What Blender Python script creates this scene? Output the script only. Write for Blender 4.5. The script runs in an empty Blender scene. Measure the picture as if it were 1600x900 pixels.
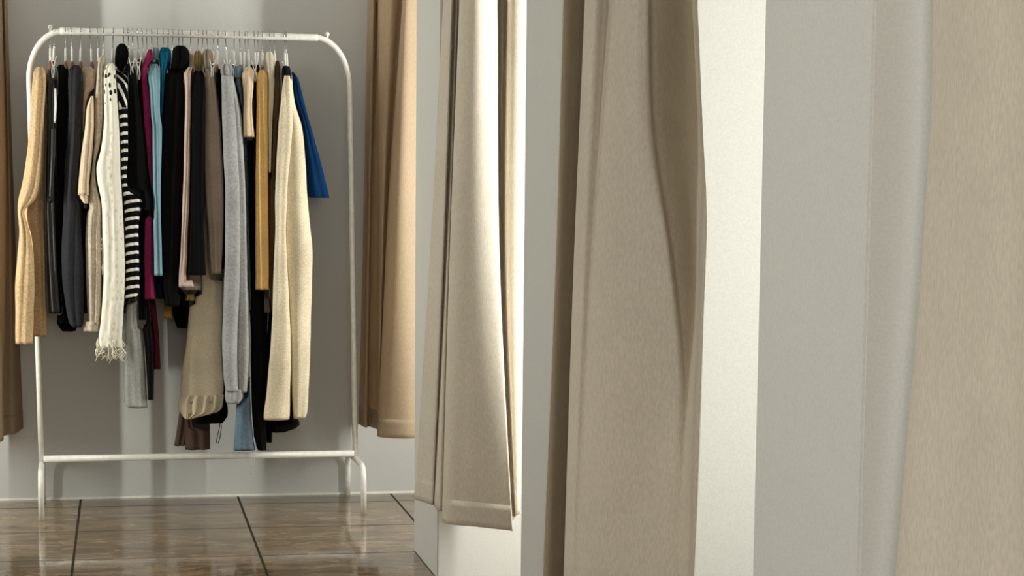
import bpy, bmesh, math, random
from mathutils import Vector, Matrix, noise
D = bpy.data; S = bpy.context.scene; C = S.collection
random.seed(7)

# ------------------------------------------------------------------ camera
F, CX, CY = 3205.0, 800.0, 640.0            # focal length and principal point in a 1600x900 frame
CAM_H, YAW, PITCH, ROLL = 1.02, math.radians(10.85), math.radians(6.2), math.radians(-0.55)
fwd = Vector((math.sin(YAW)*math.cos(PITCH), math.cos(YAW)*math.cos(PITCH), -math.sin(PITCH)))
r0 = Vector((math.cos(YAW), -math.sin(YAW), 0)); d0 = fwd.cross(r0)
right = r0*math.cos(ROLL) + d0*math.sin(ROLL); down = -r0*math.sin(ROLL) + d0*math.cos(ROLL)
cam = D.objects.new('camera', D.cameras.new('camera')); C.objects.link(cam)
m = Matrix((right, -down, -fwd)).transposed().to_4x4(); m.translation = (0, 0, CAM_H)
cam.matrix_world = m
cam.data.sensor_width = 36; cam.data.lens = 36*F/1600
cam.data.shift_y = (CY-450)/1600; cam.data.clip_start = .02
S.camera = cam

def at(px, py, Y):                            # the point at depth Y that the photo shows at (px, py)
    v = fwd + right*((px-CX)/F) + down*((py-CY)/F)
    return Vector((0, 0, CAM_H)) + v*(Y/v.y)

# ------------------------------------------------------------------ world, lights, exposure
S.view_settings.view_transform = 'Standard'; S.view_settings.look = 'None'
S.view_settings.gamma = 1; S.view_settings.use_curve_mapping = False
S.view_settings.exposure = 0.30
w = D.worlds.new('world'); S.world = w; w.use_nodes = True
w.node_tree.nodes['Background'].inputs[0].default_value = (1, .96, .91, 1)
w.node_tree.nodes['Background'].inputs[1].default_value = 0.12
CEIL = 2.55
# each fitting room has one upright light tube:  x, y, watts, the point its face is turned to, breadth
LAMPS = [('right_one',    1.45, 5.95, 13, (.30, 6.74), .016),
         ('right_two',    1.42, 4.62, 18, (.85, 5.25), .05),
         ('right_three',  1.45, 3.05, 8, (.85, 3.70), .05),
         ('right_four',   1.45, 1.55, 3, (.80, 2.20), .6),
         ('left_one',    -1.02, 6.02, 13, (.10, 6.74), .016),
         ('left_two',    -1.30, 4.68, 6, (.80, 4.70), .05),
         ('left_three',  -1.30, 3.10, 6.5, (.80, 3.30), .05),
         ('left_four',   -1.30, 1.60, 12, (.80, 2.40), .55)]
for n, x, y, W, aim, br in LAMPS:
    l = D.lights.new('cabin_light_tube', 'AREA'); l.shape = 'RECTANGLE'; l.size = br; l.size_y = 1.75; l.energy = W; l.color = (.985, .985, .915)
    o = D.objects.new('cabin_light_tube', l); o.location = (x, y, 1.12); C.objects.link(o)
    dx, dy = aim[0]-x, aim[1]-y
    o.rotation_euler = (math.pi/2, 0, math.atan2(-dx, dy))
l = D.lights.new('front_fill_light', 'AREA'); l.energy = 20; l.shape = 'RECTANGLE'; l.size = 1.1; l.size_y = 1.6; l.color = (1, .97, .92)  # soft fill added behind the camera to brighten what faces it
o = D.objects.new('front_fill_light', l); o.location = (.19, -1.1, 1.5); o.rotation_euler = (math.radians(88), 0, 0); C.objects.link(o)

# ------------------------------------------------------------------ materials
def lin(c):
    return tuple(((v/255)/12.92 if v/255 <= .04045 else ((v/255+.055)/1.055)**2.4) for v in c) + (1,)
def nodes(name):
    mt = D.materials.new(name); mt.use_nodes = True; nt = mt.node_tree
    return mt, nt, nt.nodes['Principled BSDF'], nt.links
def add(nt, t, **kw):
    n = nt.nodes.new(t)
    for k, v in kw.items(): setattr(n, k, v)
    return n
def noise_ramp(nt, L, scale, c1, c2, vec, detail=4, lo=.35, hi=.65, stretch=None):
    if stretch:
        mp = add(nt, 'ShaderNodeMapping'); mp.inputs['Scale'].default_value = stretch; L.new(vec, mp.inputs[0]); vec = mp.outputs[0]
    n = add(nt, 'ShaderNodeTexNoise'); n.inputs['Scale'].default_value = scale; n.inputs['Detail'].default_value = detail
    L.new(vec, n.inputs['Vector'])
    r = add(nt, 'ShaderNodeValToRGB'); r.color_ramp.elements[0].position = lo; r.color_ramp.elements[1].position = hi
    r.color_ramp.elements[0].color = c1; r.color_ramp.elements[1].color = c2
    L.new(n.outputs['Fac'], r.inputs[0]); return n, r
def shade(c, k): return tuple(min(1, v*k) for v in c[:3]) + (1,)

def paint(name, rgb, rough=.75, var=.04):
    mt, nt, b, L = nodes(name); tc = add(nt, 'ShaderNodeTexCoord')
    n, r = noise_ramp(nt, L, 260, shade(lin(rgb), 1-var), shade(lin(rgb), 1+var), tc.outputs['Object'], 3)
    L.new(r.outputs[0], b.inputs['Base Color']); b.inputs['Roughness'].default_value = rough
    bp = add(nt, 'ShaderNodeBump'); bp.inputs['Strength'].default_value = .08; bp.inputs['Distance'].default_value = .002
    L.new(n.outputs['Fac'], bp.inputs['Height']); L.new(bp.outputs[0], b.inputs['Normal']); return mt
def fabric(name, rgb, rough=.95, scale=420, var=.16, trans=0.0, bump=.25, stretch=None, spec=.15, soft=None):
    mt, nt, b, L = nodes(name); tc = add(nt, 'ShaderNodeTexCoord'); c = lin(rgb)
    n, r = noise_ramp(nt, L, scale, shade(c, 1-var), shade(c, 1+var), tc.outputs['Object'], 3, stretch=stretch)
    n2, r2 = noise_ramp(nt, L, 9, (1-(soft or .12), )*3+(1,), (1+(soft or .12)*.6, )*3+(1,), tc.outputs['Object'], 4)
    mx = add(nt, 'ShaderNodeMix', data_type='RGBA', blend_type='MULTIPLY'); mx.inputs[0].default_value = 1
    L.new(r.outputs[0], mx.inputs[6]); L.new(r2.outputs[0], mx.inputs[7])
    L.new(mx.outputs[2], b.inputs['Base Color']); b.inputs['Roughness'].default_value = rough
    b.inputs['Specular IOR Level'].default_value = spec
    bp = add(nt, 'ShaderNodeBump'); bp.inputs['Strength'].default_value = bump; bp.inputs['Distance'].default_value = .002
    L.new(n.outputs['Fac'], bp.inputs['Height']); L.new(bp.outputs[0], b.inputs['Normal'])
    if trans:
        t = add(nt, 'ShaderNodeBsdfTranslucent'); L.new(mx.outputs[2], t.inputs[0])
        ms = add(nt, 'ShaderNodeMixShader'); ms.inputs[0].default_value = trans
        L.new(b.outputs[0], ms.inputs[1]); L.new(t.outputs[0], ms.inputs[2])
        L.new(ms.outputs[0], nt.nodes['Material Output'].inputs[0])
    return mt
def plain(name, rgb, rough=.4, metal=0, spec=.5):
    mt, nt, b, L = nodes(name); tc = add(nt, 'ShaderNodeTexCoord')
    n, r = noise_ramp(nt, L, 60, shade(lin(rgb), .95), shade(lin(rgb), 1.05), tc.outputs['Object'], 2)
    L.new(r.outputs[0], b.inputs['Base Color'])
    b.inputs['Roughness'].default_value = rough; b.inputs['Metallic'].default_value = metal; b.inputs['Specular IOR Level'].default_value = spec
    return mt
def wood(name, c1, c2):
    mt, nt, b, L = nodes(name); tc = add(nt, 'ShaderNodeTexCoord')
    n, r = noise_ramp(nt, L, 12, lin(c1), lin(c2), tc.outputs['Object'], 5, stretch=(6, 1, 6))
    L.new(r.outputs[0], b.inputs['Base Color']); b.inputs['Roughness'].default_value = .45; return mt
def marble_tiles():
    mt, nt, b, L = nodes('brown_marble_tiles'); tc = add(nt, 'ShaderNodeTexCoord')
    mp = add(nt, 'ShaderNodeMapping'); mp.inputs['Location'].default_value = (.132+.505*8, -6.554+.465*24, 0); L.new(tc.outputs['Object'], mp.inputs[0])
    br = add(nt, 'ShaderNodeTexBrick', offset=0, squash=1)
    br.inputs['Scale'].default_value = 1; br.inputs['Brick Width'].default_value = .505; br.inputs['Row Height'].default_value = .465
    br.inputs['Mortar Size'].default_value = .0040; br.inputs['Mortar Smooth'].default_value = .1
    br.inputs['Color1'].default_value = (.82, .82, .82, 1); br.inputs['Color2'].default_value = (1.12, 1.12, 1.12, 1)
    br.inputs['Mortar'].default_value = (.10, .09, .08, 1)
    L.new(mp.outputs[0], br.inputs['Vector'])
    # veins that lie at a slant, wavy
    m2 = add(nt, 'ShaderNodeMapping'); m2.inputs['Scale'].default_value = (4.6, 9.5, 1); m2.inputs['Rotation'].default_value = (0, 0, .22); L.new(tc.outputs['Object'], m2.inputs[0])
    n = add(nt, 'ShaderNodeTexNoise'); n.inputs['Scale'].default_value = 1.6; n.inputs['Detail'].default_value = 12; n.inputs['Roughness'].default_value = .8; n.inputs['Distortion'].default_value = .6
    L.new(m2.outputs[0], n.inputs['Vector'])
    r = add(nt, 'ShaderNodeValToRGB'); cr = r.color_ramp
    cr.elements[0].position = .36; cr.elements[0].color = lin((66, 54, 42)); cr.elements[1].position = .70; cr.elements[1].color = lin((190, 170, 136))
    e = cr.elements.new(.48); e.color = lin((128, 109, 86)); e = cr.elements.new(.6); e.color = lin((160, 138, 108))
    L.new(n.outputs['Fac'], r.inputs[0])
    mx = add(nt, 'ShaderNodeMix', data_type='RGBA', blend_type='MULTIPLY'); mx.inputs[0].default_value = 1
    L.new(r.outputs[0], mx.inputs[6]); L.new(br.outputs['Color'], mx.inputs[7]); L.new(mx.outputs[2], b.inputs['Base Color'])
    n3, r3 = noise_ramp(nt, L, 30, (.05, .05, .05, 1), (.10, .10, .10, 1), tc.outputs['Object'], 5)
    rm = add(nt, 'ShaderNodeMix', data_type='RGBA'); rm.inputs[7].default_value = (.85, .85, .85, 1); L.new(br.outputs['Fac'], rm.inputs[0]); L.new(r3.outputs[0], rm.inputs[6])
    L.new(rm.outputs[2], b.inputs['Roughness']); b.inputs['Specular IOR Level'].default_value = .34
    bp = add(nt, 'ShaderNodeBump'); bp.inputs['Strength'].default_value = .5; bp.inputs['Distance'].default_value = .002; bp.invert = True
    L.new(br.outputs['Fac'], bp.inputs['Height']); L.new(bp.outputs[0], b.inputs['Normal']); return mt
def striped(name, period, duty, axis):
    mt, nt, b, L = nodes(name); tc = add(nt, 'ShaderNodeTexCoord')
    dp = add(nt, 'ShaderNodeVectorMath', operation='DOT_PRODUCT'); dp.inputs[1].default_value = axis; L.new(tc.outputs['Object'], dp.inputs[0])
    md = add(nt, 'ShaderNodeMath', operation='PINGPONG'); md.inputs[1].default_value = period/2; L.new(dp.outputs['Value'], md.inputs[0])
    gt = add(nt, 'ShaderNodeMath', operation='LESS_THAN'); gt.inputs[1].default_value = period/2*duty; L.new(md.outputs[0], gt.inputs[0])
    mx = add(nt, 'ShaderNodeMix', data_type='RGBA'); mx.inputs[6].default_value = lin((16, 16, 19)); mx.inputs[7].default_value = lin((248, 246, 240))
    L.new(gt.outputs[0], mx.inputs[0]); L.new(mx.outputs[2], b.inputs['Base Color']); b.inputs['Roughness'].default_value = .95; b.inputs['Specular IOR Level'].default_value = .1
    return mt
def crochet():
    mt, nt, b, L = nodes('white_crochet'); tc = add(nt, 'ShaderNodeTexCoord')
    mp = add(nt, 'ShaderNodeMapping'); mp.inputs['Scale'].default_value = (1, 1, .6); L.new(tc.outputs['Object'], mp.inputs[0])
    v = add(nt, 'ShaderNodeTexVoronoi'); v.inputs['Scale'].default_value = 68; v.inputs['Randomness'].default_value = .55; L.new(mp.outputs[0], v.inputs['Vector'])
    r = add(nt, 'ShaderNodeValToRGB'); r.color_ramp.elements[0].position = .16; r.color_ramp.elements[1].position = .3
    r.color_ramp.elements[0].color = lin((222, 215, 192)); r.color_ramp.elements[1].color = lin((246, 242, 226)); L.new(v.outputs['Distance'], r.inputs[0])
    # the open holes of the stitch sit only around the shoulder yoke
    sx = add(nt, 'ShaderNodeSeparateXYZ'); L.new(tc.outputs['Object'], sx.inputs[0])
    hi = add(nt, 'ShaderNodeMapRange'); hi.inputs[1].default_value = YOKE[0]; hi.inputs[2].default_value = YOKE[1]; L.new(sx.outputs[2], hi.inputs[0])
    th = add(nt, 'ShaderNodeMath', operation='MULTIPLY'); th.inputs[1].default_value = .36; L.new(hi.outputs[0], th.inputs[0])
    lt = add(nt, 'ShaderNodeMath', operation='LESS_THAN'); L.new(v.outputs['Distance'], lt.inputs[0]); L.new(th.outputs[0], lt.inputs[1])
    mx = add(nt, 'ShaderNodeMix', data_type='RGBA'); mx.inputs[7].default_value = lin((26, 25, 23)); L.new(lt.outputs[0], mx.inputs[0]); L.new(r.outputs[0], mx.inputs[6])
    L.new(mx.outputs[2], b.inputs['Base Color']); b.inputs['Roughness'].default_value = .95
    bp = add(nt, 'ShaderNodeBump'); bp.inputs['Strength'].default_value = .6; bp.inputs['Distance'].default_value = .004; L.new(v.outputs['Distance'], bp.inputs['Height']); L.new(bp.outputs[0], b.inputs['Normal'])
    return mt
_b = at(0, 545, 6.305).z
YOKE = (at(172, 185, 6.305).z-_b, at(172, 125, 6.305).z-_b)

M = dict(
    wall=paint('white_wall_paint', (207, 207, 203)), panel=paint('white_panel', (214, 213, 208), .6),
    ceiling=paint('ceiling_paint', (228, 226, 220)), floor=marble_tiles(), caulk=plain('white_caulk', (228, 226, 218), .6),
    rack=plain('white_powder_coat', (246, 244, 238), .32), chrome=plain('chrome_wire', (205, 205, 205), .12, 1),
    wood=wood('hanger_wood', (110, 70, 38), (160, 112, 66)), white_plastic=plain('white_plastic', (230, 228, 222), .35), black_plastic=plain('black_plastic', (24, 24, 25), .4),
    curtain=fabric('beige_linen', (226, 217, 202), scale=300, var=.07, trans=.22, bump=.12, soft=.025, stretch=(1, 1, .35)),
    curtain_far=fabric('tan_linen', (204, 182, 154), scale=300, var=.07, trans=.30, bump=.12, soft=.025, stretch=(1, 1, .35)),
    curtain_brown=fabric('brown_linen', (170, 148, 122), scale=300, var=.07, trans=.22, bump=.12, soft=.025, stretch=(1, 1, .35)),
    steel=plain('brushed_steel', (170, 170, 168), .3, 1), lens=plain('frosted_lens', (240, 238, 230), .5))

# ------------------------------------------------------------------ object helpers
def link_mesh(name, bm, mat, parent=None, smooth=True):
    me = D.meshes.new(name); bm.normal_update(); bm.to_mesh(me); bm.free()
    for p in me.polygons: p.use_smooth = smooth
    me.materials.append(mat); o = D.objects.new(name, me); C.objects.link(o)
    if parent:
        rt = parent
        while rt.parent: rt = rt.parent
        me.transform(Matrix.Translation(-rt.location)); o.parent = parent
    return o
def tag(o, label, cat, group=None):
    o['label'] = label; o['category'] = cat
    if group: o['group'] = group
    return o
def thing(name, label, cat, loc, group=None):
    o = D.objects.new(name, None); o.location = loc; o.empty_display_size = .05; C.objects.link(o); return tag(o, label, cat, group)
def struct(name, bm, mat, parent=None):
    o = link_mesh(name, bm, mat, parent, False); o['kind'] = 'structure'; return o
def box(bm, x0, x1, y0, y1, z0, z1, bevel=0):
    g = bmesh.ops.create_cube(bm, size=1)
    for v in g['verts']: v.co = ((x0+x1)/2+v.co.x*(x1-x0), (y0+y1)/2+v.co.y*(y1-y0), (z0+z1)/2+v.co.z*(z1-z0))
    if bevel:
        es = {e for v in g['verts'] for e in v.link_edges}
        bmesh.ops.bevel(bm, geom=list(es), offset=bevel, segments=2, affect='EDGES')
    return bm
def loft(bm, rings, cap0=True, cap1=True, closed=True):
    vs = [[bm.verts.new(p) for p in r] for r in rings]
    k = len(rings[0])
    for a, b in zip(vs, vs[1:]):
        for j in range(k if closed else k-1):
            bm.faces.new((a[j], a[(j+1) % k], b[(j+1) % k], b[j]))
    if closed and cap0: bm.faces.new(list(reversed(vs[0])))
    if closed and cap1: bm.faces.new(vs[-1])
    bmesh.ops.recalc_face_normals(bm, faces=bm.faces)
    return bm
def tube(bm, pts, r, seg=12):
    pts = [Vector(p) for p in pts]; rings = []; u = None
    for i, p in enumerate(pts):
        t = (pts[min(i+1, len(pts)-1)] - pts[max(i-1, 0)]).normalized()
        if u is None:
            u = t.orthogonal().normalized()
        u = (u - t*u.dot(t)).normalized(); v = t.cross(u)
        rr = r[i] if isinstance(r, (list, tuple)) else r
        rings.append([p + (u*math.cos(2*math.pi*j/seg) + v*math.sin(2*math.pi*j/seg))*rr for j in range(seg)])
    b2 = bmesh.new(); loft(b2, rings); me = D.meshes.new('tmp'); b2.to_mesh(me); b2.free(); bm.from_mesh(me); D.meshes.remove(me)
    return bm
def arc(c, a, b, r, t0, t1, n=10):                # points on a circle, axes a and b
    return [Vector(c) + Vector(a)*r*math.cos(t0+(t1-t0)*i/n) + Vector(b)*r*math.sin(t0+(t1-t0)*i/n) for i in range(n+1)]
def lathe(bm, c, prof, seg=20):                   # prof: (radius, z)
    return loft(bm, [[(c[0]+r*math.cos(2*math.pi*j/seg), c[1]+r*math.sin(2*math.pi*j/seg), c[2]+z) for j in range(seg)] for r, z in prof])

# ------------------------------------------------------------------ the fitting room corridor
XR, XL, YW = .805, -.42, 6.727
struct('floor', box(bmesh.new(), -1.75, 2.1, -1.2, YW+.1, -.1, 0), M['floor'])
struct('wall_back', box(bmesh.new(), -1.75, 2.1, YW, YW+.1, 0, CEIL), M['wall'])
struct('ceiling', box(bmesh.new(), -1.75, 2.1, -1.2, YW+.1, CEIL, CEIL+.1), M['ceiling'])
struct('wall_right', box(bmesh.new(), 2.0, 2.1, -1.2, YW, 0, CEIL), M['wall'])
struct('wall_left', box(bmesh.new(), -1.75, -1.65, -1.2, YW, 0, CEIL), M['wall'])
for a, b in ((5.215, 5.645), (3.655, 4.09), (2.142, 2.526), (.55, .95), (-1.2, -.6)):
    struct('wall_right', box(bmesh.new(), XR, 2.0, a, b, 0, CEIL, .003), M['panel'])
    struct('wall_left', box(bmesh.new(), -1.65, XL, a, b, 0, CEIL, .003), M['panel'])
bm = bmesh.new()
loft(bm, [[(x, YW, 0), (x, YW-.006, 0), (x, YW-.0045, .003), (x, YW-.001, .006), (x, YW, .0065)] for x in (-1.65, 2.0)])
struct('trim_1', bm, M['caulk'])

# ------------------------------------------------------------------ clothes rack
RA = math.radians(1.3); RC = Vector((.2465, 6.51, 0)); ux = Vector((math.cos(RA), math.sin(RA), 0)); uy = Vector((-math.sin(RA), math.cos(RA), 0)); uz = Vector((0, 0, 1))
def rk(x, y, z, lean=True):                       # rack-local metres -> world; the frame leans a little to the left
    return RC + ux*(x - (.020*(z-.15)/1.2 if lean and z > .15 else 0)) + uy*y + uz*z
rack = thing('clothes_rack', 'white tubular metal clothes rail full of hanging garments, against the back wall', 'clothes rack', RC)
HW, TOP = .492, 1.480; BR, BZ = .108, .150
for s in (-1, 1):
    b = bmesh.new()
    pts = [rk(s*HW, 0, z) for z in (.145, .4, .8, 1.1, TOP-BZ)]
    pts += [rk(s*(HW-BR+BR*math.cos(t)), 0, TOP-BZ+BZ*math.sin(t)) for t in [math.pi/2*i/12 for i in range(1, 13)]]
    pts += [rk(s*(HW-BR-.02), 0, TOP)]
    tube(b, pts, .0088, 14); up = link_mesh('upright', b, M['rack'], rack)
    b = bmesh.new(); p = rk(s*(HW-.068), 0, TOP-.003)
    lathe(b, p, [(.0035, -.006), (.0035, .008), (.006, .010), (.0065, .016), (.004, .020)], 12); link_mesh('stopper', b, M['rack'], up)
    b = bmesh.new(); R = .05
    pts = [rk(s*HW, -.192, 0), rk(s*HW, -.190, .08)]
    pts += [rk(s*HW, -.19+R-R*math.cos(t), .145-R+R*math.sin(t)) for t in [math.pi/2*i/8 for i in range(9)]]
    pts += [rk(s*HW, .188-R+R*math.sin(t), .145-R+R*math.cos(t)) for t in [math.pi/2*i/8 for i in range(9)]]
    pts += [rk(s*HW, .188, .08), rk(s*HW, .19, 0)]
    tube(b, pts, .0092, 14); link_mesh('leg', b, M['rack'], rack)
b = bmesh.new(); tube(b, [rk(-HW+BR-.012, 0, TOP), rk(-HW+BR, 0, TOP), rk(HW-BR, 0, TOP-.001), rk(HW-BR+.01, 0, TOP-.001)], .0108, 16); link_mesh('hanging_rail', b, M['rack'], rack)
b = bmesh.new(); tube(b, [rk(-HW+.006, -.002, .163), rk(0, -.002, .163), rk(HW-.006, -.002, .163)], .0105, 14); link_mesh('lower_bar', b, M['rack'], rack)
def rail_at(px):                                  # the point on the rail's axis seen in column px
    lo, hi = -.6, .6
    for _ in range(40):
        mid = (lo+hi)/2; p = rk(mid, 0, TOP); v = p - Vector((0, 0, CAM_H)); x = CX + F*v.dot(right)/v.dot(fwd)
        lo, hi = (mid, hi) if x < px else (lo, mid)
    return rk(lo, 0, TOP)

# ------------------------------------------------------------------ curtains
def crom(P, t):                                   # Catmull-Rom through a list at parameter t
    i = max(0, min(len(P)-2, int(t))); f = t-i
    p0, p1, p2, p3 = P[max(0, i-1)], P[i], P[i+1], P[min(len(P)-1, i+2)]
    return .5*((2*p1)+(p2-p0)*f+(2*p0-5*p1+4*p2-p3)*f*f+(3*p1-p0-3*p2+p3)*f**3)
def col_at(keys, z):                              # keys sorted by falling z; straight on beyond both ends
    if z >= keys[0].z: return Vector((keys[0].x, keys[0].y, z))
    for i in range(len(keys)-1):
        a, b = keys[i], keys[i+1]
        if z >= b.z or i == len(keys)-2:
            f = (a.z-z)/(a.z-b.z)
            pa = keys[i-1] if i else a; pb = keys[i+2] if i+2 < len(keys) else b
            def slope(p, q): return (q-p)/max(1e-6, (p.z-q.z))
            h = a.z-b.z; ma = slope(pa, b)*h; mb = slope(a, pb)*h
            if f > 1: v = b + mb*(f-1)
            else: v = a*(2*f**3-3*f*f+1)+ma*(f**3-2*f*f+f)+b*(-2*f**3+3*f*f)+mb*(f**3-f*f)
            return Vector((v.x, v.y, z))
ROD = 2.08
def curtain(label, cols, mat, hems, sub=5, hem_h=.06, rows=46, group=None, ripple=0.0):
    keyed = [[at(*k) for k in c] for c in cols]
    n = (len(cols)-1)*sub+1
    base = keyed[len(keyed)//2][-1]
    root = thing('curtain', label, 'curtain', (base.x, base.y, sum(hems)/len(hems)), group)
    def grid(za, zb, k, thick):
        bm = bmesh.new(); rings = []
        for i in range(k+1):
            f = i/k; ring = []
            for j in range(n):
                t = j/sub; hem = crom([Vector((h, 0, 0)) for h in hems], t*(len(hems)-1)/(len(cols)-1)).x if len(hems) > 1 else hems[0]
                z0 = hem if zb is None else hem+zb; z1 = ROD if za is None else hem+za
                z = z1+(z0-z1)*f
                p = crom([col_at(c, z) for c in keyed], t)
                if ripple: p.y += ripple*noise.noise(Vector((j*.31, z*1.3, base.x*7)))
                ring.append(p)
            rings.append(ring)
        loft(bm, rings, closed=False)
        return bm
    o = link_mesh('cloth', grid(None, None, rows, 0), mat, root)
    md = o.modifiers.new('thickness', 'SOLIDIFY'); md.thickness = .0016; md.offset = 0
    h = link_mesh('hem', grid(hem_h, -.0005, 4, 0), mat, root)
    md = h.modifiers.new('thickness', 'SOLIDIFY'); md.thickness = .0026; md.offset = 0
    return root
def K(*ks): return list(ks)
# the tan one of the farthest fitting room, pushed back against the wall
curtain('tan curtain bunched against the back wall just right of the clothes rail', [
    K((575, 0, 6.7262), (569, 300, 6.7262), (561, 665, 6.7262)), K((583, 0, 6.63), (577, 300, 6.63), (571, 665, 6.63)), K((590, 0, 6.675), (583, 300, 6.67), (577, 668, 6.665)),
    K((592, 0, 6.59), (592, 300, 6.59), (589, 668, 6.60)), K((594, 0, 6.52), (593, 300, 6.53), (590, 670, 6.57)), K((612, 0, 6.46), (600, 300, 6.49), (591, 672, 6.55)),
    K((627, 0, 6.49), (608, 300, 6.52), (592, 674, 6.55)), K((631, 0, 6.41), (610, 300, 6.42), (592, 678, 6.47)), K((640, 0, 6.40), (626, 300, 6.38), (616, 679, 6.43)), K((652, 0, 6.43), (646, 300, 6.40), (642, 677, 6.42)),
    K((664, 0, 6.50), (662, 300, 6.47), (662, 675, 6.47))], M['curtain_far'], [.235, .232, .225, .222, .222])
curtain('brown curtain at the far left edge, by the back wall left of the clothes rail', [
    K((11, 0, 6.7262), (21, 300, 6.7262), (36, 670, 6.7262)), K((8, 0, 6.61), (16, 300, 6.61), (22, 672, 6.60)), K((3, 0, 6.62), (10, 300, 6.61), (6, 678, 6.59)),
    K((1, 0, 6.53), (8, 300, 6.52), (4, 688, 6.50)), K((-10, 0, 6.50), (-6, 300, 6.48), (-12, 690, 6.46)), K((-16, 0, 6.55), (-20, 300, 6.54), (-26, 690, 6.54)), K((-30, 0, 6.48), (-36, 300, 6.48), (-40, 690, 6.48)), K((-44, 0, 6.60), (-48, 300, 6.60), (-52, 690, 6.60))],
    M['curtain_brown'], [.235, .225, .215, .215])
curtain('cream curtain in narrow folds hanging before the white partition, second from the wall', [
    K((693, 0, 5.19), (672, 400, 5.22), (648, 780, 5.25)), K((700, 0, 5.145), (683, 400, 5.17), (662, 783, 5.20)), K((706, 0, 5.10), (692, 400, 5.12), (675, 786, 5.15)),
    K((708, 0, 5.15), (694, 400, 5.16), (677, 790, 5.165)), K((714, 0, 5.12), (700, 400, 5.11), (686, 798, 5.09)), K((718, 0, 5.14), (704, 400, 5.12), (694, 800, 5.08)),
    K((721, 0, 5.03), (706, 400, 4.98), (695, 815, 4.93)), K((745, 0, 4.985), (740, 400, 4.93), (745, 821, 4.88)), K((768, 0, 5.0), (774, 400, 4.92), (794, 827, 4.835)),
    K((776, 0, 5.03), (780, 400, 4.945), (800, 827, 4.84)), K((778, 0, 5.10), (779, 400, 5.04), (797, 815, 4.95)), K((785, 0, 5.13), (783, 400, 5.08), (802, 812, 4.99)), K((791, 0, 5.10), (787, 400, 5.05), (805, 810, 4.99)),
    K((797, 0, 5.02), (795, 400, 4.99), (807, 810, 4.97)), K((821, 0, 5.01), (820, 400, 4.99), (812, 810, 4.98)), K((818, 0, 5.10), (818, 400, 5.10), (812, 808, 5.06))],
    M['curtain'], [.207, .207, .200, .195, .19, .19, .205, .21])
curtain('wide beige curtain hanging in the middle, between grey and bright white partitions', [
    K((880, 0, 3.50), (869, 400, 3.51), (848, 890, 3.52)), K((890, 0, 3.55), (877, 400, 3.56), (858, 890, 3.56)), K((903, 0, 3.61), (889, 400, 3.615), (871, 890, 3.62)), K((914, 0, 3.645), (899, 400, 3.645), (883, 890, 3.645)),
    K((919, 0, 3.57), (903, 400, 3.57), (887, 890, 3.57)),
    K((915, 0, 3.41), (898, 400, 3.42), (882, 890, 3.43)), K((930, 0, 3.34), (911, 400, 3.34), (894, 890, 3.36)), K((948, 0, 3.35), (926, 400, 3.33), (906, 890, 3.34)), K((975, 0, 3.27), (965, 400, 3.25), (950, 890, 3.27)),
    K((1004, 0, 3.23), (1004, 200, 3.22), (1034, 400, 3.19), (1040, 600, 3.2), (1000, 890, 3.22)), K((1013, 0, 3.26), (1018, 200, 3.25), (1046, 400, 3.205), (1062, 600, 3.18), (1040, 890, 3.18)),
    K((1017, 0, 3.42), (1022, 200, 3.41), (1052, 400, 3.31), (1072, 600, 3.19), (1062, 890, 3.16)), K((1045, 0, 3.39), (1050, 200, 3.37), (1075, 400, 3.27), (1082, 600, 3.16), (1074, 890, 3.13)), K((1076, 0, 3.27), (1086, 200, 3.25), (1095, 400, 3.15), (1091, 600, 3.12), (1081, 890, 3.10)),
    K((1089, 0, 3.17), (1098, 200, 3.16), (1105, 350, 3.14), (1100, 500, 3.12), (1094, 700, 3.11), (1085, 890, 3.09)), K((1087, 0, 3.20), (1096, 200, 3.19), (1103, 350, 3.17), (1098, 500, 3.15), (1092, 700, 3.14), (1083, 890, 3.12))],
    M['curtain'], [.20, .20], ripple=.006)
curtain('smooth beige curtain nearest the camera at the right edge', [
    K((1466, 0, 2.118), (1464, 150, 2.118), (1459, 270, 2.118), (1450, 430, 2.118), (1436, 600, 2.118), (1425, 750, 2.118), (1414, 890, 2.118)),
    K((1459, 0, 2.105), (1457, 150, 2.105), (1450, 270, 2.105), (1440, 430, 2.105), (1425, 600, 2.105), (1412, 750, 2.105), (1400, 890, 2.105)),
    K((1468, 0, 2.075), (1466, 150, 2.07), (1461, 270, 2.07), (1452, 430, 2.065), (1440, 600, 2.06), (1428, 750, 2.06), (1417, 890, 2.06)),
    K((1505, 0, 1.99), (1500, 430, 1.98), (1490, 890, 1.97)), K((1545, 0, 1.92), (1542, 430, 1.91), (1540, 890, 1.90)), K((1590, 0, 1.86), (1590, 430, 1.85), (1590, 890, 1.85)), K((1640, 0, 1.77), (1640, 430, 1.77), (1640, 890, 1.77)), K((1720, 0, 1.70), (1720, 430, 1.70), (1720, 890, 1.70)), K((1780, 0, 1.58), (1780, 430, 1.58), (1780, 890, 1.58)), K((1900, 0, 1.5), (1900, 430, 1.5), (1900, 890, 1.5))],
    M['curtain'], [.20, .20], ripple=.004)

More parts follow.
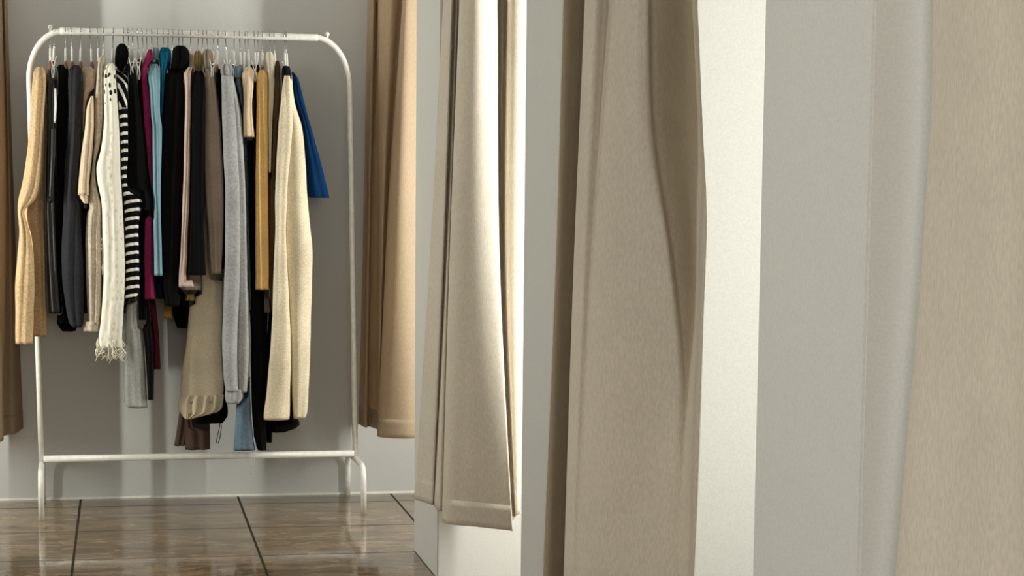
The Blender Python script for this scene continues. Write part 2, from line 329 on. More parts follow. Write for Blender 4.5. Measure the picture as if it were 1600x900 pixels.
# ------------------------------------------------------------------ garments: cloth tubes laid along their hangers
def rowfn(rows):
    rows = sorted(rows); ys = [r[0] for r in rows]
    def tang(i, k):
        a, b = rows[max(0, i-1)], rows[min(len(rows)-1, i+1)]
        return (b[k]-a[k])/max(1e-6, b[0]-a[0])
    def f(y):
        if y <= ys[0]: return rows[0][1:3]
        for i in range(len(rows)-1):
            if y <= ys[i+1]:
                h = ys[i+1]-ys[i]; t = (y-ys[i])/h; out = []
                for k in (1, 2):
                    a, b = rows[i][k], rows[i+1][k]
                    out.append(a*(2*t**3-3*t*t+1)+tang(i, k)*h*(t**3-2*t*t+t)+b*(-2*t**3+3*t*t)+tang(i+1, k)*h*(t**3-t*t))
                return out
        return rows[-1][1:3]
    return f, ys[0], ys[-1]
# Room along the rail is shared out: OCC keeps, for every height (ZB) and depth (YB) step, which stretch of the rail
# (as x/y, the fan the hangers make) a garment already fills; cloth behind is squeezed beside it instead of through it.
OCC = {}; ZB, YB, GAP = .008, .012, .00022
def occupy(owner, z, y, l, r):
    kz, ky = round(z/ZB), round(y/YB)
    for a in (-1, 0, 1):
        OCC.setdefault((kz+a, ky), []).append((l, r, owner))
def room(owner, z, y, l, r, prev=None):
    kz, ky = round(z/ZB), round(y/YB); iv = []
    for a in (-1, 0, 1):
        for b in (-1, 0, 1):
            for p, q, o in OCC.get((kz+a, ky+b), ()):
                if o != owner and q+GAP > l and p-GAP < r: iv.append((p-GAP, q+GAP))
    if not iv: return l, r
    iv.sort(); free = []; c = l
    for p, q in iv:
        if p > c: free.append((c, p))
        c = max(c, q)
    if c < r: free.append((c, r))
    free = [f for f in free if f[1]-f[0] > .0003]
    if not free: return None
    if prev:                                      # keep to the same side as in the row above
        near = [f for f in free if min(f[1], prev[1])-max(f[0], prev[0]) > 0]
        if near: return max(near, key=lambda f: min(f[1], prev[1])-max(f[0], prev[0]))
    return max(free, key=lambda f: f[1]-f[0])
def cloth_tube(rows, Yn, Yf, owner=None, seed=0, folds=2.2, amp=.0035, slope=0.0, open_bottom=True, wob=.9, seg=14):
    """rows: (py, left px, right px) of the near edge at depth Yn; the cloth runs back to depth Yf. slope: height over
    which the top runs down from the hanger's middle to its ends."""
    f, y0, y1 = rowfn(rows); n = max(8, int((y1-y0)/5)); bm = bmesh.new(); rings = []
    rng = random.Random(seed); ph = rng.random()*6; ph2 = rng.random()*6; mid = (Yn+Yf)/2; ztop = at(0, y0, Yn).z
    ns = max(3, int((Yf-Yn)/.016)); todo = []; was = {}
    for i in range(n+1):
        t = i/n; py = y0+(y1-y0)*t; xl, xr = f(py)
        a, b = at(xl, py, Yn), at(xr, py, Yn)
        z = (a.z+b.z)/2; cx = (a.x+b.x)/2; hw = max(.0022, (b.x-a.x)/2)
        cx += wob*.0010*noise.noise(Vector((seed*3.1, z*9, 0))); hw *= 1+.04*noise.noise(Vector((seed*1.7, z*12, 5)))
        L, R = (cx-hw)/Yn, (cx+hw)/Yn
        k = 1 if slope <= 0 else min(1, max(0, (ztop-z)/slope)**.6*.88+.12)
        yn = mid-(mid-Yn)*k; yf = mid+(Yf-mid)*k
        ys = [yn+(yf-yn)*q/24 for q in range(25)]; ok = [room(owner, z, q, L, R) is not None for q in ys]
        if True in ok:                            # keep only the depth where there is room between the neighbours
            a0 = ok.index(True); b0 = a0
            while b0 < 24 and ok[b0+1]: b0 += 1
            yn, yf = ys[a0], max(ys[b0], ys[a0]+.004)
        hd = (yf-yn)/2; rad = min(hw*1.1, hd*.7); ring = []
        dip = .16*min(1, hw/.012)
        def put(u, yy, ycell):
            j = len(ring); l, r = room(owner, z, ycell, L, R, was.get(j)) or ((L+R)/2-.00012, (L+R)/2+.00012); was[j] = (l, r); q = l+(r-l)*(u+1)/2
            ring.append((q*yy, yy, z))
        for s in range(seg+1):                    # front cap, left to right
            th = math.pi*s/seg; u = -math.cos(th); sn = max(0, math.sin(th))
            g = amp*math.sin(folds*math.pi*u+ph+2.6*math.sin(z*3+ph2))*sn*min(1, hw/.012)
            yy = yn+rad*(1-sn**.8); put(u, yy+g, yy)
        for s in range(1, ns+1):
            tt = s/(ns+1); yy = yn+rad+(yf-yn-2*rad)*tt; put(1-dip*(1+math.sin(9*tt+ph+4*z))*math.sin(math.pi*tt), yy, yy)
        for s in range(7):
            th = math.pi*s/6; yy = yf-rad*(1-math.sin(th)); put(math.cos(th)*.95, yy, yy)
        for s in range(ns, 0, -1):
            tt = s/(ns+1); yy = yn+rad+(yf-yn-2*rad)*tt; put(-1+dip*(1+math.sin(9*tt+ph2+4*z))*math.sin(math.pi*tt), yy, yy)
        yy = yn-amp
        while yy < yf+YB:
            l, r = room(owner, z, min(max(yy, yn), yf), L, R) or ((L+R)/2-.00012, (L+R)/2+.00012); todo.append((z, yy, l, r)); yy += YB
        rings.append(ring)
    for z, yy, l, r in todo: occupy(owner, z, yy, l, r)
    if open_bottom:                               # an open hem: the cloth turns in and up inside
        last = rings[-1]; c = [sum(p[k] for p in last)/len(last) for k in range(3)]
        for sc, dz in ((.90, .002), (.84, .02)):
            rings.append([(c[0]+(p[0]-c[0])*sc, c[1]+(p[1]-c[1])*(1-(1-sc)*.3), p[2]+dz) for p in last])
    return loft(bm, rings)
for k in range(400):                              # the rack's uprights take up room too
    z = .16+k*.0033
    for sx in (-1, 1):
        p = rk(sx*HW, 0, z); occupy('rack', z, p.y, (p.x-.0095)/p.y, (p.x+.0095)/p.y)
NEAR, FAR = 6.325, 6.70
FAB = {}
def fab(rgb, **kw):
    key = (rgb, tuple(sorted(kw.items())))
    if key not in FAB: FAB[key] = fabric('cloth_%d_%d_%d' % rgb, rgb, **kw)
    return FAB[key]
GN = [0]
def garment(name, label, cat, mat, parts, group='garments hanging on the rail'):
    """parts: (part name, rows, Yn, Yf, options)"""
    GN[0] += 1; first = parts[0]; p = at((first[1][-1][1]+first[1][-1][2])/2, first[1][-1][0], first[2])
    low = min(at(0, q[1][-1][0], q[2]).z for q in parts)
    root = thing(name, label, cat, (p.x, (first[2]+first[3])/2, low), group)
    for k, (pn, rows, yn, yf, op) in enumerate(parts):
        op = dict(op); PENDING.append((yn, len(PENDING), root, GN[0]*7+k, pn, rows, yf, op.pop('mat', mat), op.pop('label', None), op))
    return root
PENDING = []
def sew():                                        # builds all cloth, the pieces nearest the aisle first
    for yn, _, root, seed, pn, rows, yf, mm, lb, op in sorted(PENDING, key=lambda q: q[:2]):
        o = link_mesh(pn, cloth_tube(rows, yn, yf, owner=root.name, seed=seed, **op), mm, root)
        if lb: o['label'] = lb
def top(name, label, cat, rgb, sleeve, body=None, dy=0.0, extra=(), **kw):
    """a top on a hanger seen end-on: the near sleeve, the body behind it, the far sleeve against the wall"""
    mat = rgb if not isinstance(rgb, tuple) else fab(rgb, **kw)
    def core(k): return [(y, (a+b)/2-min(k, (b-a)*.3), (a+b)/2+min(k, (b-a)*.3)) for y, a, b in sleeve]
    body = body or [r for r in core(4) if r[0] < sleeve[-1][0]-10]
    n = NEAR+dy
    ps = [('sleeve', sleeve, n, n+.075, dict(slope=.05)), ('body', body, n+.045, FAR-.03, dict(slope=.05)),
          ('sleeve', core(3), FAR-.06, FAR, dict(slope=.04))] + list(extra)
    return garment(name, label, cat, mat, ps)
BLACK = (7, 7, 8)

garment('sweater', 'camel sweater with bent sleeve, leftmost garment on the rail', 'sweater', fab((214, 182, 140), scale=160, bump=.5), [
    ('sleeve', [(103, 58, 67), (110, 53, 71), (140, 50, 72), (180, 47, 69), (240, 42, 67), (290, 34, 64), (312, 29, 56), (328, 28, 39), (345, 29, 41), (362, 30, 46), (400, 27, 52), (450, 24, 54), (500, 24, 52), (538, 24, 51)], NEAR-.01, NEAR+.06, dict(slope=.05)),
    ('body', [(108, 62, 73), (200, 62, 73), (290, 58, 72), (316, 40, 71), (345, 39, 70), (370, 48, 70), (420, 53, 71), (480, 52, 73), (526, 51, 74)], NEAR+.062, NEAR+.155, dict(slope=.03, amp=.004)),
    ('sleeve', [(108, 66, 73), (300, 66, 72), (500, 67, 72)], FAR-.07, FAR, dict(slope=.04))])
garment('jacket', 'shiny black padded jacket with a white zip, beside the camel sweater', 'jacket', plain('black_nylon', (7, 7, 8), .38), [
    ('body', [(103, 76, 87), (115, 73, 89), (132, 72, 90), (150, 73, 87), (200, 74, 89), (300, 71, 90), (400, 72, 92), (490, 76, 97)], NEAR+.01, FAR-.02, dict(slope=.05, amp=.004)),
    ('belt', [(200, 80, 87), (240, 79, 86), (300, 77, 83), (317, 76, 82)], NEAR-.012, NEAR+.004, dict(amp=.001)),
    ('zip', [(138, 85, 88), (165, 85, 89), (192, 84, 87)], NEAR-.006, NEAR+.006, dict(amp=0, mat=M['white_plastic'], label='white zip tape'))])
top('blouse', 'plain black blouse between shiny black jacket and charcoal sweatshirt', 'blouse', BLACK,
    [(100, 92, 103), (108, 88, 107), (200, 88, 108), (300, 87, 103), (400, 83, 100), (505, 88, 108)], dy=.025)
top('sweatshirt', 'charcoal grey sweatshirt with rounded cuff, left third of the rail', 'sweatshirt', (50, 50, 54),
    [(101, 114, 124), (108, 109, 127), (180, 107, 127), (300, 100, 125), (340, 98, 126), (400, 95, 130), (440, 97, 131), (480, 102, 131), (505, 108, 130), (512, 113, 127)], scale=200)
top('sweater', 'black sweater with rounded hem just showing behind the charcoal sweatshirt', 'sweater', BLACK,
    [(106, 109, 115), (300, 104, 112), (420, 93, 112), (480, 89, 118), (506, 90, 122), (518, 97, 118)], dy=.11)
top('dress', 'dark brown dress showing as a thin strip below the blush short sleeve', 'dress', (46, 34, 28),
    [(112, 130, 146), (300, 128, 142), (320, 127, 141), (400, 129, 138), (490, 131, 137)], dy=.07)  # dark strip added to paint the shade in the gap between garments
top('sweater', 'taupe knitted sweater with rounded shoulder, next to the charcoal sweatshirt', 'sweater', (184, 162, 140),
    [(103, 132, 144), (109, 127, 149), (118, 125, 150), (140, 125, 149), (165, 127, 148), (210, 129, 147), (300, 127, 143), (326, 131, 138)], dy=.02, scale=200)
garment('tee_shirt', 'blush beige tee with a folded short sleeve hem, before the taupe sweater', 'tee shirt', fab((236, 212, 182)), [
    ('sleeve', [(150, 142, 146), (168, 136, 147), (200, 133, 147), (240, 127, 144), (280, 123, 140), (305, 122, 139)], NEAR-.012, NEAR+.05, dict(amp=.003)),
    ('cuff', [(300, 124, 138), (308, 125, 138), (318, 131, 138)], NEAR-.006, NEAR+.045, dict(amp=.002)),
    ('body', [(112, 133, 139), (300, 131, 137)], NEAR+.05, FAR-.02, dict(slope=.05))])
top('cardigan', 'oatmeal knit cardigan with rolled cuff, left of the white crochet', 'cardigan', (206, 192, 172),
    [(85, 159, 163), (92, 154, 166), (110, 152, 166), (140, 150, 165), (180, 147, 163), (240, 143, 161), (300, 140, 159), (360, 134, 157), (420, 134, 158), (470, 136, 158), (508, 138, 158)], dy=.005, scale=120, bump=.6,
    extra=[('cuff', [(503, 132, 159), (508, 127, 158), (514, 127, 156), (518, 130, 154)], NEAR, NEAR+.08, dict(amp=.003))])
# white crochet cardigan with fringes
croc = crochet()
def fringe(root, spots, seed, L=(.02, .05)):
    rng = random.Random(seed); b = bmesh.new()
    for px, py, Y in spots:
        p = at(px, py, Y); l = rng.uniform(*L); dx, dy = rng.uniform(-.012, .012), rng.uniform(-.006, .006); k = rng.uniform(-.01, .01)
        tube(b, [p, p+Vector((dx*.3+k, dy*.3, -l*.35)), p+Vector((dx*.8-k, dy*.7, -l*.7)), p+Vector((dx, dy, -l))], [.0019, .0017, .0015, .0009], 5)
    return link_mesh('fringe', b, M_fringe, root)
M_fringe = fab((240, 234, 214))
g = top('cardigan', 'long white crochet cardigan with a frayed fringe at its hem', 'cardigan', croc,
    [(98, 170, 177), (105, 164, 180), (120, 162, 181), (150, 162, 183), (180, 163, 185), (215, 160, 187), (240, 156, 188), (262, 150, 189), (285, 152, 190), (312, 158, 191), (350, 160, 193), (400, 162, 195), (450, 161, 195), (500, 158, 192), (530, 154, 191), (545, 157, 192)],
    [(104, 166, 180), (200, 166, 182), (300, 159, 176), (345, 154, 172), (375, 148, 168), (400, 149, 166), (425, 153, 164)], dy=-.02)
rng = random.Random(3)
fringe(g, [(rng.uniform(152, 192), rng.uniform(528, 545), NEAR-.02+rng.uniform(-.004, .05)) for _ in range(70)], 4)
fringe(g, [(149+rng.uniform(-2, 9)+(y-370)*.12, y, NEAR+.02+rng.uniform(0, .05)) for y in [365+rng.random()*62 for _ in range(45)]], 5, (.012, .035))
top('hoodie', 'black hoodie whose hood rises above the striped top', 'hoodie', BLACK,
    [(103, 180, 196), (112, 180, 197), (160, 183, 196), (400, 192, 201), (490, 193, 204)], dy=.06,
    extra=[('hood', [(68, 187, 195), (73, 182, 199), (84, 180, 201), (95, 179, 199), (108, 179, 197)], NEAR+.06, FAR-.12, dict(open_bottom=False, amp=.004))])
st1 = striped('breton_stripes', .0258, .36, (-.16, .2, 1)); st2 = striped('breton_stripes_sleeve', .022, .36, (.92, .2, .40))
garment('striped_top', 'black and white striped sweater right of the white crochet', 'sweater', st1, [
    ('body', [(160, 184, 199), (200, 185, 200), (240, 187, 200), (298, 192, 201), (312, 193, 222), (330, 194, 219), (360, 195, 216), (400, 195, 217), (440, 195, 218), (458, 193, 217), (467, 193, 211)], NEAR-.004, FAR-.03, dict(amp=.002)),
    ('shoulder', [(101, 184, 194), (106, 180, 199), (115, 180, 200), (135, 181, 200), (168, 184, 199)], NEAR-.008, FAR-.03, dict(slope=.05, amp=.002, mat=st2, open_bottom=False))])
top('tee_shirt', 'black tee with wide short sleeve, overlapping the striped sweater', 'tee shirt', (7, 7, 8),
    [(99, 197, 205), (108, 195, 211), (150, 199, 217), (200, 200, 224), (260, 200, 230), (300, 203, 236), (318, 212, 240), (329, 224, 240)],
    [(105, 200, 212), (300, 206, 226), (420, 216, 227), (500, 217, 228)], dy=-.0)
top('blouse', 'dark brown blouse squeezed between black tee and magenta top', 'blouse', (58, 42, 38),
    [(92, 216, 225), (102, 213, 227), (150, 215, 226), (200, 219, 227), (300, 228, 232)], dy=.045)
top('sweater', 'magenta sweater left of the pale blue knit', 'sweater', (138, 38, 82),
    [(76, 232, 237), (85, 228, 238), (108, 221, 236), (140, 222, 236), (180, 224, 237), (250, 228, 238), (310, 231, 239), (335, 227, 240), (400, 225, 240), (440, 226, 241), (468, 226, 243)], dy=.015, scale=160)
top('dress', 'burgundy dress showing low down under the magenta sweater', 'dress', (84, 26, 42),
    [(300, 233, 240), (460, 233, 243), (520, 233, 248), (577, 233, 251)], dy=.06)
garment('trousers', 'narrow black trousers hanging below the burgundy dress', 'trousers', fab((24, 20, 24)), [
    ('leg', [(330, 219, 228), (470, 218, 232), (540, 226, 240), (600, 230, 240), (625, 231, 240)], NEAR+.05, NEAR+.12, dict()),
    ('leg', [(330, 220, 228), (470, 222, 232), (540, 227, 240), (622, 231, 240)], NEAR+.14, NEAR+.22, dict())])
top('sweater', 'sage grey turtleneck peeking above the pale blue knit', 'sweater', (120, 138, 140),
    [(98, 239, 248), (200, 240, 246)], dy=.06, extra=[('collar', [(74, 240, 247), (80, 238, 249), (101, 238, 248)], NEAR+.05, FAR-.12, dict())])
top('sweater', 'pale steel blue sweater with ribbed sleeve, right of magenta', 'sweater', (128, 164, 178),
    [(99, 240, 246), (108, 233, 249), (118, 231, 250), (140, 234, 250), (180, 236, 250), (200, 238, 253), (300, 239, 251), (360, 240, 252), (431, 241, 254)], scale=200, stretch=(3, 3, .1))
top('dress', 'navy dress showing just below the pale blue sleeve', 'dress', (20, 26, 52),
    [(200, 243, 250), (400, 242, 254), (467, 243, 257)], dy=.05)
top('tee_shirt', 'bright teal blue top between pale blue and black hooded sweaters', 'tee shirt', (16, 104, 140),
    [(73, 252, 263), (79, 249, 267), (110, 249, 266), (150, 248, 263), (180, 248, 258), (240, 250, 256), (320, 250, 255)], dy=.03)
top('hoodie', 'black hoodie with tall hood in the middle of the rail', 'hoodie', (7, 7, 8),
    [(106, 264, 290), (116, 260, 290), (160, 257, 290), (200, 254, 289), (300, 252, 286), (400, 252, 284), (470, 256, 282), (479, 259, 279)], dy=.01,
    extra=[('hood', [(71, 276, 288), (76, 270, 294), (90, 269, 296), (108, 266, 293)], NEAR+.03, FAR-.1, dict(open_bottom=False, amp=.004))])
top('skirt', 'small mustard hem showing below the tall hooded black hoodie', 'skirt', (164, 122, 58), [(380, 258, 266), (470, 256, 267), (498, 257, 269)], dy=.06)
top('blouse', 'black blouse hem hanging beside the mustard hem', 'blouse', BLACK, [(330, 284, 290), (450, 272, 292), (490, 270, 297), (513, 277, 298)], dy=.20)
top('sweater', 'pinkish taupe sweater with long thin sleeve, mid rail', 'sweater', (206, 182, 168),
    [(104, 294, 302), (114, 287, 305), (124, 288, 304), (140, 289, 301), (180, 289, 299), (300, 286, 297), (395, 282, 292), (425, 280, 300), (449, 279, 303)],
    [(108, 292, 303), (300, 290, 299), (400, 286, 300), (422, 283, 311), (440, 281, 314), (453, 280, 314)], dy=-.005,
    extra=[('collar', [(84, 294, 302), (90, 291, 305), (106, 293, 304)], NEAR+.06, FAR-.12, dict())])
top('blouse', 'golden beige blouse with crumpled collar, mid rail', 'blouse', (176, 148, 98),
    [(105, 304, 310), (150, 303, 307), (400, 292, 300), (450, 290, 303), (470, 289, 304)], dy=.07,
    extra=[('collar', [(79, 306, 313), (86, 303, 315), (100, 303, 315), (113, 306, 311)], NEAR+.05, FAR-.14, dict(amp=.008))])
top('sweater', 'plain black sweater over the beige gathered trousers', 'sweater', (7, 7, 8),
    [(109, 305, 316), (118, 300, 320), (180, 299, 319), (300, 297, 318), (400, 294, 320), (430, 292, 322)], dy=-.012)
top('sweater', 'grey taupe sweater left of the light grey joggers', 'sweater', (150, 134, 120),
    [(106, 320, 332), (118, 318, 335), (140, 319, 338), (200, 318, 345), (260, 319, 349), (320, 322, 350), (380, 326, 349), (428, 330, 346)], dy=.0,
    extra=[('collar', [(77, 320, 329), (84, 317, 333), (108, 319, 333)], NEAR+.04, FAR-.12, dict())])
top('blouse', 'cream blouse seen as a thin strip beside the grey taupe collar', 'blouse', (228, 218, 196), [(84, 335, 338), (92, 334, 339), (130, 336, 340), (190, 340, 343)], dy=.04)
top('dress', 'black dress seen as a thin strip left of the grey joggers', 'dress', BLACK, [(107, 341, 346), (113, 338, 348), (180, 341, 350), (300, 346, 354), (420, 345, 354)], dy=.03)
garment('joggers', 'light grey marl joggers with ribbed ankle cuff', 'joggers', fab((164, 165, 165), scale=150, var=.14), [
    ('waistband', [(100, 348, 358), (106, 345, 361), (122, 346, 364)], NEAR+.01, FAR-.04, dict(amp=.006)),
    ('leg', [(118, 346, 362), (180, 347, 369), (240, 349, 372), (300, 352, 375), (420, 351, 376), (540, 348, 371), (590, 350, 371), (613, 354, 373)], NEAR-.02, NEAR+.12, dict(amp=.0015, folds=1.2)),
    ('leg', [(118, 352, 364), (180, 360, 377), (240, 364, 381), (300, 370, 384), (420, 372, 387), (540, 371, 391), (580, 371, 390), (614, 373, 386)], NEAR-.008, NEAR+.16, dict(amp=.0015, folds=1.2)),
    ('cuff', [(609, 355, 379), (615, 352, 380), (624, 352, 379), (631, 354, 374)], NEAR-.015, NEAR+.1, dict(amp=.004))])
garment('jeans', 'faded blue jeans with wide hem behind the grey joggers', 'jeans', fab((112, 134, 152), scale=300, stretch=(1, 1, .3)), [
    ('waistband', [(103, 363, 377), (108, 361, 381), (122, 364, 382)], NEAR+.02, FAR-.05, dict(amp=.003)),
    ('leg', [(118, 364, 382), (168, 372, 381), (210, 377, 383), (300, 380, 387), (450, 382, 391), (560, 375, 391), (640, 369, 392), (690, 366, 396), (705, 365, 399)], NEAR+.03, NEAR+.15, dict()),
    ('leg', [(118, 366, 382), (210, 377, 383), (450, 382, 390), (600, 375, 390), (698, 368, 394)], NEAR+.17, NEAR+.28, dict())])
garment('tee_shirt', 'blush cream tee with open short sleeve, right of the joggers', 'tee shirt', fab((232, 208, 176)), [
    ('sleeve', [(104, 385, 393), (112, 379, 397), (120, 378, 397), (140, 380, 396), (160, 381, 394), (185, 380, 395), (214, 380, 398)], NEAR-.01, NEAR+.06, dict(slope=.04, amp=.003)),
    ('body', [(110, 386, 394), (200, 388, 394), (228, 386, 393)], NEAR+.055, FAR-.02, dict(slope=.05, mat=fab((150, 132, 106))))])  # body cloth coloured darker: painted shade inside the open sleeve
top('blouse', 'dark maroon blouse between the blush tee and the mustard sweater', 'blouse', (58, 24, 28), [(100, 393, 404), (108, 390, 406), (150, 396, 402), (240, 396, 401), (330, 397, 402)], dy=.04)
top('sweater', 'mustard camel sweater with straight sleeve, right half of the rail', 'sweater', (232, 190, 122),
    [(108, 406, 412), (116, 402, 418), (126, 401, 418), (160, 401, 418), (200, 400, 418), (300, 399, 419), (400, 399, 420), (453, 399, 420)], dy=-.005)
top('blouse', 'ivory blouse with high neck, right of the mustard sweater', 'blouse', (232, 222, 200),
    [(80, 417, 425), (88, 415, 428), (112, 417, 429), (150, 418, 428), (200, 419, 425), (270, 420, 423)], dy=.02)
top('cardigan', 'dark brown cardigan squeezed against the cream trousers', 'cardigan', (92, 72, 58),
    [(94, 431, 436), (104, 429, 438), (150, 426, 438), (200, 422, 434), (300, 420, 431), (450, 421, 429), (490, 424, 429)], dy=.02)
garment('trousers', 'long black trousers reaching the lower bar, right of the jeans', 'trousers', fab((14, 14, 16)), [
    ('leg', [(220, 386, 398), (300, 389, 399), (450, 389, 414), (540, 391, 418), (620, 393, 416), (690, 397, 416), (704, 403, 416)], NEAR+.045, NEAR+.16, dict()),
    ('leg', [(220, 388, 398), (450, 392, 420), (560, 395, 424), (640, 397, 425), (692, 400, 424)], NEAR+.18, NEAR+.28, dict())])
top('skirt', 'grey skirt corner showing below the mustard sweater', 'skirt', (112, 106, 98), [(330, 416, 422), (450, 413, 424), (489, 413, 424)], dy=.03)
LT = [(393, 700, 391, 742), (396, 702, 397, 730)]
g = garment('trousers', 'black flared trousers showing behind the cream trousers hem', 'trousers', fab((12, 12, 13)), [
    ('leg', [(420, 424, 432), (500, 420, 440), (600, 414, 455), (650, 415, 462), (668, 417, 467), (676, 419, 447)], NEAR+.08, NEAR+.16, dict()),
    ('leg', [(420, 424, 432), (560, 416, 428), (640, 413, 426), (692, 414, 425)], NEAR+.165, NEAR+.24, dict())])
b = bmesh.new()
for x0, y0, x1, y1 in LT:
    tube(b, [at(x0+12, y0-12, NEAR+.17), at(x0+2, y0+8, NEAR+.165), at((x0+x1)/2+1, (y0+y1)/2, NEAR+.165), at(x1, y1, NEAR+.165)], .0009, 5)
o = link_mesh('loose_thread', b, M['white_plastic'], g); o['label'] = 'white loose threads'
cream = fab((228, 214, 186), scale=300)
garment('trousers', 'wide cream trousers with a slit hem, at the right end of the rail', 'trousers', cream, [
    ('leg', [(118, 444, 453), (140, 441, 455), (160, 439, 457), (200, 435, 457), (300, 430, 449), (360, 430, 447), (440, 427, 450), (540, 423, 455), (610, 417, 454), (650, 412, 453), (657, 412, 452)], NEAR-.035, NEAR+.06, dict(amp=.003, folds=1.2)),
    ('leg', [(118, 446, 456), (160, 446, 461), (200, 446, 472), (250, 444, 477), (300, 443, 480), (400, 444, 488), (500, 448, 486), (600, 455, 483), (645, 458, 480), (655, 459, 477)], NEAR-.02, NEAR+.10, dict(amp=.003, folds=1.3)),
    ('waistband', [(103, 442, 452), (110, 440, 454), (123, 441, 456)], NEAR-.03, FAR-.06, dict(amp=.003, mat=fab((20, 20, 24)), label='black waistband'))])
top('tee_shirt', 'royal blue tee sleeve jutting out behind the cream trousers, last on the rail', 'tee shirt', (4, 44, 86),
    [(112, 455, 459), (122, 455, 466), (150, 457, 473), (180, 460, 481), (240, 468, 498), (300, 479, 513), (309, 483, 515)],
    [(114, 454, 462), (200, 455, 470), (300, 460, 480), (420, 455, 478)], dy=.09)
garment('trousers', 'beige linen trousers with gathered frilled ankle, mid rail', 'trousers', fab((214, 200, 174)), [
    ('leg', [(180, 328, 334), (300, 322, 340), (400, 308, 345), (440, 298, 348), (480, 296, 348), (540, 290, 347), (580, 285, 348), (610, 282, 350), (630, 283, 348)], NEAR+.085, NEAR+.145, dict(amp=.004, folds=1.6)),
    ('leg', [(180, 329, 334), (400, 315, 340), (560, 300, 345), (622, 300, 345)], NEAR+.155, NEAR+.195, dict(amp=.002)),
    ('cuff', [(618, 284, 350), (628, 279, 349), (638, 278, 347), (646, 282, 338), (655, 288, 301)], NEAR+.08, NEAR+.15, dict(amp=.007, folds=4.6, seg=36, label='gathered elastic ankle'))])
garment('trousers', 'dark brown trousers whose flared hems hang lowest, below the beige ones', 'trousers', fab((96, 78, 68)), [
    ('leg', [(400, 314, 320), (560, 300, 318), (640, 290, 327), (680, 290, 328), (703, 289, 328)], NEAR+.255, NEAR+.30, dict(amp=.005)),
    ('leg', [(400, 312, 318), (560, 292, 306), (640, 281, 300), (680, 275, 296), (697, 272, 292)], NEAR+.312, NEAR+.362, dict(amp=.004))])
g = garment('shorts', 'black hem with a hanging drawstring, beneath the beige gathered ankle', 'shorts', fab((7, 7, 8)), [
    ('body', [(380, 326, 336), (560, 310, 345), (620, 304, 354), (650, 303, 356), (662, 306, 348)], NEAR+.205, NEAR+.245, dict(amp=.003))])
b = bmesh.new(); tube(b, [at(x, y, NEAR+.215) for x, y in ((345, 655), (346, 668), (344, 682), (341, 693), (338, 692), (340, 680), (343, 668), (345, 656))], .0012, 6); link_mesh('drawstring', b, fab((7, 7, 8)), g)
garment('trousers', 'grey straight trousers below the striped sweater', 'trousers', fab((166, 166, 162), scale=200, var=.12), [
    ('leg', [(300, 201, 208), (440, 200, 216), (470, 198, 226), (540, 196, 228), (600, 195, 229), (634, 196, 231), (638, 200, 231)], NEAR+.05, NEAR+.13, dict(amp=.004)),
    ('leg', [(300, 201, 208), (440, 196, 210), (470, 193, 212), (540, 192, 212), (600, 193, 216), (630, 194, 218)], NEAR+.15, NEAR+.23, dict(amp=.003))])

sew()

# ------------------------------------------------------------------ hangers
def hook_mesh(lean):
    b = bmesh.new(); R = .0162; zc = .0133-R
    pts = [Vector((lean, 0, -.085)), Vector((lean*.95, 0, -.06)), Vector((lean*.4, .004, -.036))]
    pts += [Vector((0, R*math.cos(t), zc+R*math.sin(t))) for t in [math.radians(-50+230*i/14) for i in range(15)]]
    return tube(b, pts, .0021, 7)
def ferrule(lean):
    b = bmesh.new(); return tube(b, [(lean, 0, -.050), (lean, 0, -.056), (lean, 0, -.086), (lean, 0, -.096)], [.0024, .0036, .0042, .0050], 10)
def arms(bm, h0, t, w, drop=.034, half=.140):     # a shaped hanger body, bowed towards its ends
    rings = []
    for i in range(-12, 13):
        u = i/12; y = half*u; z = -.090-drop*abs(u)**1.5; hh = h0*(1-.45*abs(u)); th = t*(1-.2*abs(u))
        rings.append([(x, y, z+dz) for x, dz in ((-th*.6, 0), (-th, -hh*.35), (-th, -hh*.7), (-th*.6, -hh), (th*.6, -hh), (th, -hh*.7), (th, -hh*.35), (th*.6, 0))])
    return loft(bm, rings)
def clip_mesh(y, s):
    b = bmesh.new()
    for k in (-1, 1):
        rings = [[(k*(a+da), y+dy, z) for da, dy in ((-.0013, -.011), (.0013, -.011), (.0013, .011), (-.0013, .011))] for a, z in ((.0085, -.086), (.0045, -.102), (.0022, -.115), (.0034, -.132), (.0012, -.150))]
        b2 = bmesh.new(); loft(b2, rings); me = D.meshes.new('t'); b2.to_mesh(me); b2.free(); b.from_mesh(me); D.meshes.remove(me)
    tube(b, [(-.004, y, -.113), (.004, y, -.113)], .0035, 8)
    return b
def make_hanger(kind):
    r = thing('hanger', '', 'hanger', (0, 0, 0), 'hangers along the rail')
    h = link_mesh('hook', hook_mesh(0), M['chrome'], None); h.parent = r
    f = link_mesh('ferrule', ferrule(0), M['white_plastic'], None); f.parent = r
    if kind == 'wood':
        o = link_mesh('bar', arms(bmesh.new(), .040, .0060, 0, .012, .125), M['wood']); o.parent = r
    elif kind == 'plastic':
        o = link_mesh('bar', arms(bmesh.new(), .016, .004, 0), M['white_plastic']); o.parent = r
    elif kind == 'black':
        o = link_mesh('bar', arms(bmesh.new(), .018, .004, 0), M['black_plastic']); o.parent = r
    else:
        b = bmesh.new(); tube(b, [(0, -.17, -.100), (0, 0, -.094), (0, .17, -.100)], .0028, 8); o = link_mesh('bar', b, M['chrome']); o.parent = r
        for y in (-.155, .155):
            o = link_mesh('clip', clip_mesh(y, 1), M['white_plastic'] if y < 0 else M['white_plastic']); o.parent = r
    return r
protos = {k: make_hanger(k) for k in ('wood', 'plastic', 'black', 'clip')}
used = set()
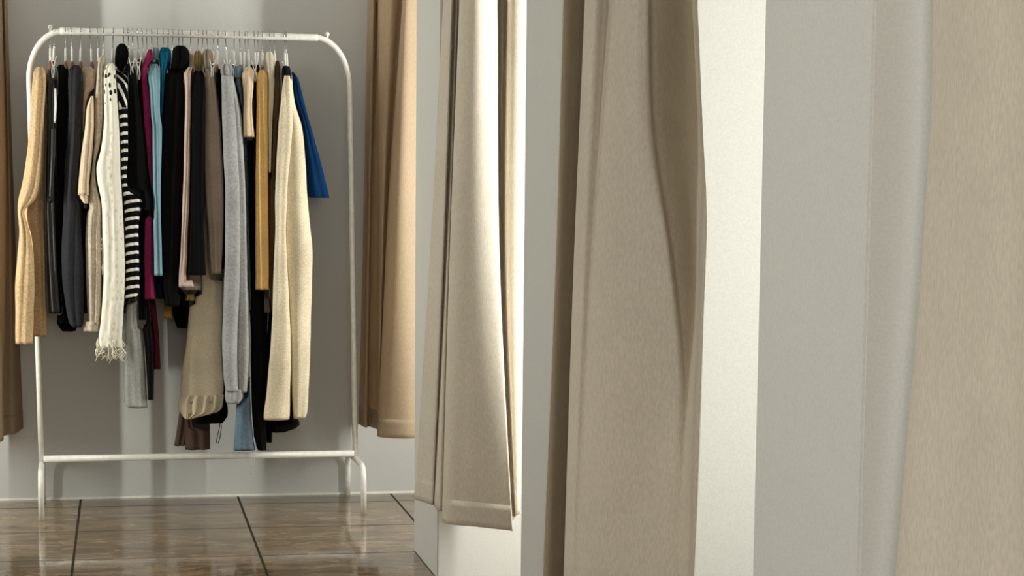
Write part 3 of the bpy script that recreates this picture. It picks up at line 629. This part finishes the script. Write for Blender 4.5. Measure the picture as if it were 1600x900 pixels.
HANGERS = [(78, 'wood', 'wooden hanger at the very left end of the rail, holding the camel sweater'), (85, 'clip', 'white clip hanger second from the left end of the rail'),
    (102, 'wood', 'wooden hanger above the plain black blouse'), (111, 'wood', 'wooden hanger just left of the charcoal sweatshirt'), (126, 'wood', 'wooden hanger above charcoal sweatshirt and taupe sweater'),
    (141, 'wood', 'wooden hanger above the taupe sweater shoulder'), (152, 'wood', 'wooden hanger left of the oatmeal cardigan'), (162, 'plastic', 'white hanger inside the oatmeal cardigan'),
    (177, 'plastic', 'white hanger inside the white crochet cardigan'), (193, 'black', 'hanger in front of the black hood'), (200, 'wood', 'wooden hanger right beside the black hood above the stripes'),
    (207, 'clip', 'white clip hanger above the black tee'), (215, 'clip', 'white clip hanger right of the one over the black tee'), (222, 'wood', 'wooden hanger above the dark brown blouse'),
    (229, 'plastic', 'hanger left of the magenta sweater'), (237, 'plastic', 'white hanger inside the magenta sweater'), (246, 'plastic', 'white hanger above the pale blue sweater'),
    (255, 'plastic', 'left hanger of the two over the teal top'), (263, 'plastic', 'right hanger of the two over the teal top'), (270, 'black', 'hanger left of the tall black hood'),
    (279, 'black', 'hanger inside the tall black hood, mid rail'), (285, 'black', 'hanger at the right side of the tall black hood'), (298, 'plastic', 'white hanger inside the pinkish taupe sweater'),
    (310, 'plastic', 'hanger above the golden beige collar'), (317, 'plastic', 'hanger between golden beige and grey taupe collars'), (323, 'plastic', 'hanger inside the grey taupe collar'),
    (334, 'clip', 'white clip hanger right of the grey taupe collar'), (341, 'wood', 'wooden hanger left of the grey joggers'), (352, 'clip', 'clip hanger holding the light grey joggers'),
    (366, 'clip', 'clip hanger holding the blue jeans'), (374, 'wood', 'wooden hanger between blue jeans and blush tee'), (383, 'plastic', 'white hanger above the blush tee'),
    (387, 'plastic', 'white hanger inside the blush tee, right of its twin'), (397, 'clip', 'white clip hanger above the dark maroon blouse'), (403, 'plastic', 'white hanger left of the mustard sweater'),
    (410, 'wood', 'wooden hanger inside the mustard sweater'), (421, 'plastic', 'white hanger inside the ivory high neck blouse'), (428, 'wood', 'wooden hanger above the dark brown cardigan'),
    (444, 'clip', 'white clip hanger at the right end, holding the cream trousers'), (447, 'black', 'hanger of the royal blue tee, last on the right')]
def copy_thing(src):
    r = src.copy(); C.objects.link(r)
    for ch in src.children:
        c = ch.copy(); C.objects.link(c); c.parent = r
    return r
rng = random.Random(11)
for px, kind, lab in HANGERS:
    h = protos[kind] if kind not in used else copy_thing(protos[kind]); used.add(kind)
    p = rail_at(px); h.location = p; h['label'] = lab
    h.rotation_euler = (0, rng.uniform(-.05, .05), -math.atan2(p.x, p.y)+rng.uniform(-.02, .02))
